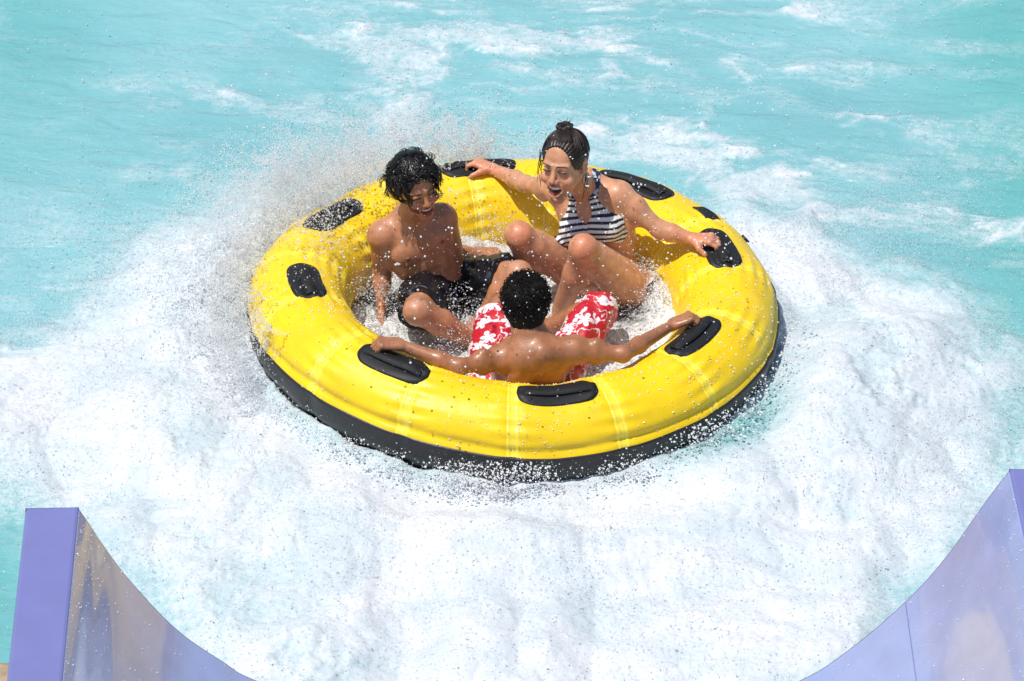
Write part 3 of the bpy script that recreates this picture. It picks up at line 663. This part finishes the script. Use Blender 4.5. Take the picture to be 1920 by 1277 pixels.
# ================================================================== boy with wet fringe, black shorts
def boy_left():
    F = Field()
    hr = on_y(800, 548, .19); hl = on_y(868, 530, .30)
    sr = on_y(717, 440, .20); sl = on_y(828, 408, .265)
    T = torso(F, hl, hr, sl, sr, 'm', .98); at = T['at']
    O = on_y(779, 345, .14); l, f, u = frame((.42, -.88, -.10), nrm((-.10, -.25, 1)))
    F.cone(T['ms']-T['f']*.005, O-u*.055-f*.018, .056, .052, .03); H = head(F, O, l, f, u, .8, 1.0)
    E = on_y(716, 512, .235); Wr = on_y(716, 572, .16); arm(F, sr, E, Wr, .93)
    hand(F, Wr, nrm(V(.0, -.25, -1)), V(.8, -.2, 0), V(.2, -1, 0), (15, 25, 15), .92, (.8, .3, .3), .06)
    E2 = on_y(850, 478, .36); W2 = on_y(900, 474, .42); arm(F, sl, E2, W2, .93)
    hand(F, W2, V(1, .2, -.3), V(0, .1, -1), V(.2, -1, 0), (20, 30, 20), .9)
    K = on_y(783, 584, -.155); A = on_y(912, 652, -.05); leg(F, hr, K, A, A+V(.16, .03, -.05), .93, .078)
    K2 = on_y(972, 515, .045); A2 = on_y(893, 612, .03); leg(F, hl, K2, A2, A2+V(-.08, -.13, -.10), .93, .078)
    base = (.50, .215, .105); sp = face_paint(H, base)
    for k_ in (K, K2, A, A2): sp.append((k_+V(0, -.03, .03), .10, V(.52, .25, .15), .75))
    for g in (1, -1): sp.append((at(g*.075, .098, .78), .014, (.15, .05, .03), .8))
    body = skin_obj(F, V(-.72, -.32, -.02), V(.22, .62, 1.0), base, sp, 5)
    tag(body, 'grinning boy with wet black hair and black shorts, facing the camera', 'person')
    face_parts(H, body, M['hair'], lower=False)
    # shorts
    S = Field(); mh = T['mh']; uu = T['u']; legs = []
    S.ell(mh+uu*.02, V(.158, .122, .10), T['fp'], .03); S.plane(mh+uu*.085, uu)
    for h_, k_ in ((hr, K), (hl, K2)):
        S.ball(h_-T['f']*.03-uu*.02, .10, .03); G_ = Field(); G_.cone(h_, h_*.02+k_*.98, .104, .082, .03); G_.plane(h_*.18+k_*.82, nrm(k_-h_)); legs.append(G_)
    S = Any(S, *legs)
    fold = lambda P: .006*np.sin((P@V(60, 25, 40))+5*fbm(P, 9, 2, 4)) + .006*fbm(P, 22, 3, 9)
    sh = fld_obj('black_shorts', Disp(S, fold), V(-.6, -.35, -.05), V(.2, .55, .45), M['cloth_black'], body)
    tube_obj('drawstring', [at(.0, .112, .18), at(.03, .13, .12), at(.015, .14, .02)], .004, mat('navy_cord', (.02, .02, .09), .5), sh)
    # hair
    C0 = H['at'](0, -.014, .028); rad = V(.0745, .094, .084); fr = H['fr']; a_ = H['at']
    Hf = Field(); Hf.ell(C0+u*.002, rad+.008, fr, .01); Hf.ell(a_(0, -.05, -.01), V(.075, .062, .08), fr, .02)
    Hf.ell(a_(0, .125, -.045), V(.082, .092, .140), fr, .01, 's')
    clump = lambda P: .007*fbm(P, 28, 3, 6)
    fld_obj('hair', Disp(Hf, clump), O-.22, O+.22, M['hair'], body, None, .003)
    n = 620; k = 12; P = np.zeros((n, k, 3)); Rr = np.zeros((n, k))
    for i in range(n):
        th = RNG.uniform(-PI, PI); fringe = abs(th) < .8
        ph0 = RNG.uniform(.5, 1.4); d0 = V(math.sin(th)*math.cos(ph0), math.cos(th)*math.cos(ph0), math.sin(ph0))
        ph1 = (RNG.uniform(.26, .58)+.25*(th < -.1)*(th > -.6)*0) if fringe else RNG.uniform(-.85, .3)
        ck = i % 70; cr = np.random.default_rng(ck+500); th = cr.uniform(-PI, PI)+RNG.normal(0, .10); fringe = abs(th) < .8
        ph1 = (cr.uniform(.38, .72) if fringe else cr.uniform(-.95, .25))+RNG.normal(0, .04)
        th1 = th + cr.normal(0, .35)+RNG.normal(0, .04); lift = RNG.uniform(.006, .017); fl = (cr.uniform(-.005, .035) if not fringe else .0)
        am = cr.uniform(.006, .018); fq = cr.uniform(1.5, 3); p0 = cr.uniform(0, 6)
        for j, q in enumerate(np.linspace(0, 1, k)):
            ph = ph0*(1-q)+ph1*q; tq = th*(1-q)+th1*q
            dd = V(math.sin(tq)*math.cos(ph), math.cos(tq)*math.cos(ph), math.sin(ph))*(rad+lift+fl*q*q) + V(am*math.sin(fq*q*6+p0), am*math.cos(fq*q*6+p0), am*math.sin(fq*q*5))*q
            P[i, j] = C0+l*dd[0]+f*dd[1]+u*dd[2]
        Rr[i] = np.linspace(.0026, .0010, k)
    strands('hair_strands', P, Rr, M['hair'], body)
    return body
# ================================================================== boy seen from behind, red flowered shorts
def boy_front():
    F = Field()
    hl = on_y(955, 700, -.40); hr = on_y(1040, 700, -.40)
    sl = on_y(928, 668, -.575); sr = on_y(1068, 655, -.575)
    hl = V(-.10, -.42, .10); hr = V(.13, -.42, .10)
    sl = on_y(941, 671, -.60); sr = on_y(1078, 655, -.60)
    T = torso(F, hl, hr, sl, sr, 'm', .93); at = T['at']
    O = on_y(986, 573, -.50); l, f, u = frame((.0, .93, -.30), nrm((-.03, .25, 1)))
    F.cone(T['ms']-T['f']*.01, O-u*.05-f*.02, .058, .052, .035); H = head(F, O, l, f, u, .3, 1.0)
    F.cone(T['ms']-T['f']*.03+T['l']*.08, O-u*.07-f*.03, .03, .035, .05); F.cone(T['ms']-T['f']*.03-T['l']*.08, O-u*.07-f*.03, .03, .035, .05)
    E = on_y(860, 688, -.70); Wr = on_skin(748, 664, .038)[0]; arm(F, sl, E, Wr, .84)
    hp, hn = on_skin(712, 658, .032); hand(F, Wr, nrm(hp-Wr), -hn, nrm(V(.2, 1, -.1)), (48, 62, 45), .95, (.7, .2, .6))
    E2 = on_y(1168, 664, -.60); W2 = on_skin(1270, 626, .040)[0]; arm(F, sr, E2, W2, .84)
    hp, hn = on_skin(1310, 606, .034); hand(F, W2, nrm(hp-W2), -hn, nrm(V(.1, 1, .1)), (45, 60, 45), .95, (.7, .2, .6))
    K = on_y(940, 582, -.02); A = on_y(955, 625, .02); leg(F, hl, K, A, A+V(.10, .10, -.03), .93, .078)
    K2 = on_y(1126, 574, -.05); A2 = on_y(1005, 622, -.02); leg(F, hr, K2, A2, A2+V(-.14, .06, -.03), .90, .078)
    base = (.37, .15, .066); sp = []
    for k_ in (K, K2, Wr, W2): sp.append((k_, .12, V(.42, .18, .09), .6))
    body = skin_obj(F, V(-.68, -.86, -.03), V(.88, .28, .80), base, sp, 7)
    tag(body, 'boy seen from behind with short black curls and red flowered shorts', 'person')
    face_parts(H, body, M['hair'], lower=False)
    S = Field(); mh = T['mh']; uu = T['u']; legs = []
    S.ell(mh, V(.158, .125, .10), T['fp'], .03); S.plane(mh+uu*.09, uu)
    for h_, k_, w_ in ((hl, K, .085), (hr, K2, .074)):
        S.ball(h_-T['f']*.02-uu*.02, .10, .03); e_ = .90 if k_ is K else 1.03; G_ = Field(); G_.cone(h_, h_*-.2+k_*1.2, .10, w_, .03); G_.plane(h_*(1-e_)+k_*e_, nrm(k_-h_)); legs.append(G_)
    S = Any(S, *legs)
    fold = lambda P: .005*np.sin((P@V(50, 30, -35))+5*fbm(P, 8, 2, 4)) + .004*fbm(P, 24, 2, 9)
    def flowers(v):
        ax = nrm(K2-hr); cen = RNG.random((70, 3))*V(.65, .75, .45)+V(-.28, -.60, -.02)
        q = v.copy(); d = np.full(len(v), 9.0); idx = np.zeros(len(v), int)
        # flowers: nearest centre on the cloth, five petals in the tangent plane seen from above
        cen = v[RNG.integers(0, len(v), 150)]; keep = [cen[0]]
        for c in cen[1:]:
            if min(np.linalg.norm(c-k_) for k_ in keep) > .052: keep.append(c)
        cen = np.array(keep)
        for i, c in enumerate(cen):
            e = np.linalg.norm(v-c, axis=1); m_ = e < d; d[m_] = e[m_]; idx[m_] = i
        w3 = v-cen[idx]; an = np.arctan2(w3[:, 1]+.6*w3[:, 2], w3[:, 0])+idx*1.7
        pet = .007+.026*np.abs(np.sin(an*2.5))**.7; white = d < pet; vein = (np.abs(np.sin(an*2.5+PI/2)) < .16) & (d < .022) & (d > .004)
        vw = v+.012*np.stack([fbm(v, 30, 2, 1), fbm(v, 30, 2, 2), fbm(v, 30, 2, 3)], -1)*1.5; vine = np.abs(fbm(vw, 15, 3, 12, .6)) < .032
        leafy = fbm(vw, 26, 2, 15) > .38
        c = np.tile(V(.50, .010, .022), (len(v), 1)); c[vine] = V(.80, .76, .78); c[leafy] = V(.78, .70, .76); c[white] = V(.84, .80, .84); c[vein] = V(.50, .02, .05)
        return c
    fld_obj('flowered_shorts', Disp(S, fold), V(-.35, -.65, -.05), V(.42, .18, .45), M['cloth_col'], body, flowers, .0028)
    C0 = H['at'](0, -.014, .028); rad = V(.0745, .094, .084); fr = H['fr']; a_ = H['at']
    Hf = Field(); Hf.ell(C0+u*.006, rad+.015, fr, .01); Hf.ell(a_(0, -.045, -.015), V(.074, .066, .078), fr, .02)
    Hf.ell(a_(0, .125, -.045), V(.075, .080, .086), fr, .01, 's')
    fld_obj('hair', Disp(Hf, lambda P: .008*fbm(P, 42, 3, 6)), O-.24, O+.24, M['hair_matte'], body, None, .003)
    n = 1900; k = 7; P = np.zeros((n, k, 3)); Rr = np.zeros((n, k))
    for i in range(n):
        d0 = nrm(RNG.normal(0, 1, 3)); 
        if d0[1] > .45 and d0[2] < .35: d0[1] *= -1
        if d0[2] < -.75: d0[2] *= -1
        t1 = nrm(np.cross(d0, RNG.normal(0, 1, 3))); t2 = np.cross(d0, t1)
        ex = RNG.uniform(.004, .020); cr_ = RNG.uniform(.004, .008); sw = RNG.uniform(3, 7)
        for j, q in enumerate(np.linspace(0, 1, k)):
            dd = d0*(rad+.010+ex*q) + (t1*math.cos(q*sw)+t2*math.sin(q*sw))*cr_
            P[i, j] = C0+u*.006+l*dd[0]+f*dd[1]+u*dd[2]
        Rr[i] = np.linspace(.0021, .0009, k)
    strands('hair_curls', P, Rr, M['hair_matte'], body)
    return body
girl(); boy_left(); boy_front()
# ------------------------------------------------------------------ spray thrown up over the raft's back left
def spray():
    cs = []; rs = []
    n = 560000
    ph = np.radians(RNG.uniform(84, 222, n)); r = 1.0+np.abs(RNG.normal(0, .38, n))-.10*RNG.random(n)
    hm = .12+.42*np.exp(-((np.degrees(ph)-150)/42)**2)
    top = hm*np.exp(-((r-1.12)/.48)**2)+.05
    z = RNG.random(n)**1.35*top*1.25
    P = np.stack([r*np.cos(ph), r*np.sin(ph), z], -1)
    W = P+.13*np.stack([fbm(P, 4, 3, 1), fbm(P, 4, 3, 2), fbm(P, 4, 3, 3)], -1)
    dens = 1-2.1*billow(W, 4.2, 4, 40, .62); zz = z/top
    keep = dens > (.06+.62*zz**1.1-.12*(zz < .3)) ; keep &= RNG.random(n) < (.46-.40*sstep(150, 195, np.degrees(ph)))
    P = P[keep]; cs.append(P); rs.append(.0014+.0036*RNG.random(len(P))**5)
    # ropes of water flung outward on short arcs
    nj = 1700; k = 44; ph = np.radians(96+RNG.random(nj)**1.35*112); el = RNG.uniform(.35, 1.25, nj); hgt = (.35+.65*np.exp(-((np.degrees(ph)-152)/38)**2))
    v0 = RNG.uniform(1.0, 3.1, nj)*np.sqrt(hgt); t0 = RNG.uniform(.0, .14, nj); tl = RNG.uniform(.05, .16, nj)
    t = t0[:, None]+tl[:, None]*np.linspace(0, 1, k)[None]; dr = ph+RNG.normal(0, .35, nj)
    rr = np.where((RNG.random(nj) < .35) & (ph < 2.85), RNG.uniform(.80, 1.02, nj), 1.02+RNG.normal(0, .05, nj)); z0 = np.where(rr < 1.0, ZC+np.sqrt(np.clip(RT_**2-(rr-RC)**2, 0, 1)), .08); x = (rr*np.cos(ph))[:, None]+(v0*np.cos(el)*np.cos(dr))[:, None]*t; y = (rr*np.sin(ph))[:, None]+(v0*np.cos(el)*np.sin(dr))[:, None]*t
    zz = z0[:, None]+(v0*np.sin(el))[:, None]*t-4.9*t*t; P = np.stack([x, y, zz], -1); P += RNG.normal(0, 1, P.shape)*(.003+.05*t[..., None]); P = P.reshape(-1, 3); kp = P[:, 2] > .02
    cs.append(P[kp]); rs.append((np.repeat(RNG.uniform(.0016, .0042, nj), k)*RNG.uniform(.4, 1.1, nj*k))[kp])
    for (a_, b_), s1, n in (((880, 478), .13, 9000), ((1228, 540), .09, 8000), ((700, 590), .07, 3000), ((960, 420), .10, 4000), ((800, 620), .10, 4000)):
        c = on_z(a_, b_, .13); P = c+RNG.normal(0, 1, (n, 3))*V(s1, s1, .035)+V(0, 0, .02); P[:, 2] += np.abs(RNG.normal(0, .05, n))
        kp = (np.hypot(P[:, 0], P[:, 1]) < .63) & (vn(P, 16, 8)+RNG.normal(0, .1, n) > .48); cs.append(P[kp]); rs.append((.0013+.0032*RNG.random(n)**4)[kp])
    # froth biting into the waterline of the hull
    n = 60000; a = RNG.random(n)*2*PI; r = 1.045+np.abs(RNG.normal(0, .045, n)); z = .02+lift(a)*.8+RNG.exponential(.020, n)*(.4+2.2*vn(np.stack([a*3, 0*a, 0*a], -1), 3, 5)**2)
    P = np.stack([r*np.cos(a), r*np.sin(a), z], -1); cs.append(P); rs.append(.0012+.0026*RNG.random(n)**3)
    n = 60000; ph = np.radians(RNG.normal(136, 24, n)); r = RNG.uniform(.62, 1.12, n); P = np.stack([r*np.cos(ph), r*np.sin(ph), ZC+.18+RNG.random(n)*.26], -1)
    kp = 1-2.1*billow(P+.08*fbm(P, 6, 2, 4)[:, None], 6, 3, 140) > .40-.45*(r-.9)+.4*RNG.random(n); cs.append(P[kp]); rs.append((.0014+.0034*RNG.random(n)**4)[kp])
    # fine fringe over the left wash and along the whole edge of the white water
    n = 260000; ph = np.radians(RNG.uniform(150, 400, n)); r = 1.15+np.abs(RNG.normal(0, .55, n))
    P = np.stack([r*np.cos(ph)*1.1, r*np.sin(ph)*1.15, 0*r], -1); z = .05+RNG.exponential(.055, n)*(.5+1.2*vn(P, 3, 7)); P[:, 2] = z
    dn = fbm(P, 3.5, 4, 60); keep = (dn+RNG.normal(0, .18, n) > .02) & (P[:, 1] > -2.3) & (np.hypot(P[:, 0], P[:, 1]) > 1.12); P = P[keep]
    cs.append(P); rs.append(.0010+.0015*RNG.random(len(P))**3)
    o = drops('spray', np.vstack(cs), np.concatenate(rs), M['mist'])
    tag(o, 'fine white spray flying up along the edges of the raft', 'spray', kind='stuff')
spray()
def droplets():
    cs, rs = [], []
    # drops bouncing on the pool and the foam: sit just above the water surface
    idx = RNG.choice(len(WP), 34000, p=(lambda q: q/q.sum())((np.hypot(WP[:, 0], WP[:, 1]) > 1.06)*(np.abs(WP[:, 0]) < 2.35)*(WP[:, 1] > -2.5)*(WP[:, 1] < 3.0)*(.10+WF)))
    P = WP[idx]+np.stack([RNG.normal(0, .01, len(idx)), RNG.normal(0, .01, len(idx)), RNG.exponential(.018, len(idx))+.002], -1)
    cs.append(P); rs.append(.0012+.0022*RNG.random(len(P))**4)
    # airborne drops over the raft and its riders
    n = 9000; r = np.sqrt(RNG.random(n))*1.15; a = RNG.random(n)*2*PI
    P = np.stack([r*np.cos(a), r*np.sin(a), ZC+.22+RNG.random(n)**1.5*.75], -1)
    kp = vn(P, 3.5, 77)+RNG.normal(0, .15, n) > .52; cs.append(P[kp]); rs.append((.0009+.0040*RNG.random(n)**5)[kp])
    # the near hull: a curtain of drops in front of the black rubber
    n = 13000; a = np.radians(-90+RNG.normal(8, 36, n)); r = 1.06+np.abs(RNG.normal(0, .05, n)); P = np.stack([r*np.cos(a), r*np.sin(a), RNG.random(n)**1.4*.20], -1)
    kp = vn(P, 7, 8)+RNG.normal(0, .12, n) > .42; cs.append(P[kp]); rs.append((.0014+.0044*RNG.random(n)**3.2)[kp])
    # beads standing on the tube
    n = 4200; a = RNG.random(n)*2*PI; t = RNG.uniform(.1, 2.5, n); P = tube_pt(a, t, .0015)
    kp = vn(P, 5, 8)+RNG.normal(0, .14, n) > .52; cs.append(P[kp]); rs.append((.0013+.0030*RNG.random(n)**4)[kp])
    # splash inside the raft
    n = 30000; r = np.sqrt(RNG.random(n))*.66; a = RNG.random(n)*2*PI; P = np.stack([r*np.cos(a), r*np.sin(a), .07+RNG.exponential(.05, n)], -1)
    kp = vn(P, 8, 18)+RNG.normal(0, .12, n) > .50; cs.append(P[kp]); rs.append((.0012+.0022*RNG.random(n)**4)[kp])
    o = drops('water_droplets', np.vstack(cs), np.concatenate(rs), M['drop'], fine=True)
    tag(o, 'loose water droplets scattered in the air and on the raft', 'droplets', kind='stuff')
droplets()

# ------------------------------------------------------------------ slide
def slide():
    YL = -2.6
    px = [(148, 956), (165, 980), (190, 1018), (240, 1085), (330, 1180), (420, 1243), (480, 1277), (700, 1360), (1000, 1398), (1290, 1362), (1500, 1277),
          (1600, 1213), (1700, 1127), (1770, 1050), (1840, 953), (1870, 912), (1892, 884)]
    sec = spline([on_y(a, b, YL) for a, b in px], 160)
    root = bpy.data.objects.new('water_slide', None); COL.objects.link(root); root.location = (0, YL, 0)
    tag(root, 'purple fibreglass slide end with a curved channel pouring into the pool', 'slide')
    m = mat('purple_fibreglass', (.31, .36, .60), .08, noise=(5, .10), bump=[(4, .04, .03), (55, .06, .003), (260, .35, .001)], Coat_Weight=.6, Coat_Roughness=.05)
    m2 = mat('purple_flange', (.175, .185, .42), .4, noise=(7, .06), bump=[(200, .05, .002)])
    m3 = mat('fibreglass_edge', (.10, .10, .26), .5, noise=(20, .2))
    ys = np.concatenate([np.linspace(0, -2, 40), np.linspace(-2.1, -7, 40)])
    tl, tr = sec[0], sec[-1]
    def side_k(sd__): return np.max(sd__) > 0
    def shift(p, y, side):                      # walls splay a little up the slide
        q = p.copy(); fr_ = np.clip((p[..., 2]-.25)/.9, 0, 1); q[..., 0] += side*(.045 if side_k(side) else -.014)*(-y)*fr_; q[..., 1] = y; q[..., 2] += .03*(-y); return q
    def sweep(pts, sides, name, mm, closed=False):
        v = np.array([[shift(p-V(0, YL, 0)*0, y, s) for p, s in zip(pts, sides)] for y in ys]); v = v.reshape(-1, 3)
        return link(name, raw_mesh(name, v, grid_faces(len(ys), len(pts), cv=closed)), mm, root)
    S = np.array(sec); mid = (tl[0]+tr[0])/2; sd_ = np.sign(S[:, 0]-mid)*np.clip(np.abs(S[:, 0]-mid)/.5, 0, 1)
    T = np.gradient(S, axis=0); nrmv = np.stack([-T[:, 2], 0*T[:, 0], T[:, 0]], -1); nrmv /= np.linalg.norm(nrmv, axis=1, keepdims=True)
    inner = S; outer = S-nrmv*.012
    loop = np.vstack([inner, outer[::-1]]); sl_ = np.concatenate([sd_, sd_[::-1]])
    ch = sweep(loop, sl_, 'channel', m, True)
    j0 = int(np.argmin(np.abs(S[:, 0]-on_y(1700, 1127, YL)[0]))); sp = S[j0]+nrmv[j0]*.001
    tube_obj('joint_seam', [shift(sp, y_, sd_[j0]) for y_ in ys[:60]], .0016, m2, root, 6)
    # end lip face
    n = len(S); v = np.vstack([inner, outer]); v[:, 1] = .003; f = np.array([(i, i+1, n+i+1, n+i) for i in range(n-1)])
    link('lip_edge', raw_mesh('lip_edge', v, f, False), m3, root)
    for side, tp, wd in ((-1, tl, .185), (1, tr, .20)):
        b = [tp+V(side*.000, 0, .0), tp+V(side*.004, 0, .006), tp+V(side*.012, 0, .009), tp+V(side*(wd-.012), 0, .004), tp+V(side*(wd-.003), 0, -.002), tp+V(side*wd, 0, -.012), tp+V(side*(wd+.004), 0, -.30), tp+V(side*(wd-.004), 0, -.30), tp+V(side*(wd-.008), 0, -.014), tp+V(side*.004, 0, -.012)]
        b = np.array(b); v = np.array([[shift(p, y, side) for p in b] for y in ys]).reshape(-1, 3)
        fl = link('flange', raw_mesh('flange', v, grid_faces(len(ys), len(b), cv=True), False), m2, root)
        c = [tp+V(side*.0, 0, .004), tp+V(side*wd, 0, .0), tp+V(side*wd, 0, -.05), tp+V(side*.0, 0, -.05)]
        v = np.array([[q[0], y, q[2]] for y in (.010, -.004) for q in c]); f = [(0, 1, 2, 3), (7, 6, 5, 4), (0, 4, 5, 1), (1, 5, 6, 2), (2, 6, 7, 3), (3, 7, 4, 0)]
        link('end_cap', raw_mesh('end_cap', v, f, False), m3, fl)
slide()
def slide_drops():
    ch = bpy.data.objects['channel'].data; n = len(ch.vertices); co = np.empty(n*3, np.float32); ch.vertices.foreach_get('co', co); co = co.reshape(-1, 3)
    co = co[(co[:, 1] > -1.2)]; P = co[RNG.integers(0, len(co), 3500)].astype(float)+V(0, -2.6, 0); P[:, 1] += RNG.uniform(-.025, .025, len(P)); P[:, 2] += .004; P = P[P[:, 2] > .3]
    o = drops('slide_droplets', P, .0008+.0022*RNG.random(len(P))**3, M['drop'], True)
    tag(o, 'small beads of water on the purple slide walls', 'droplets', kind='stuff')
slide_drops()
def deck():
    pts = [on_z(-700, 1228, .10), on_z(34, 1243, .10), on_z(40, 1500, .10), on_z(-700, 1500, .10)]
    n = 40; u = np.linspace(0, 1, n); v = []
    for a in u:
        for b in u:
            p = (pts[0]*(1-a)+pts[1]*a)*(1-b)+(pts[3]*(1-a)+pts[2]*a)*b; v.append(p+V(0, 0, .02*fbm(p, 6, 3, 4)))
    v = np.array(v); f = grid_faces(n, n)[:, ::-1]; nv = len(v); edge = [0*n+i for i in range(0)]
    w_ = v[0::n].copy(); w_[:, 2] = -.2; vv = np.vstack([v, w_]); ff = [(i*n, (i+1)*n, nv+i+1, nv+i) for i in range(n-1)]
    me = raw_mesh('pool_deck', vv, np.vstack([f, ff]))
    tag(link('pool_deck', me, mat('tan_stone', (.42, .30, .20), .8, noise=(8, .5), bump=[(20, .6, .02)])), kind='structure')
deck()
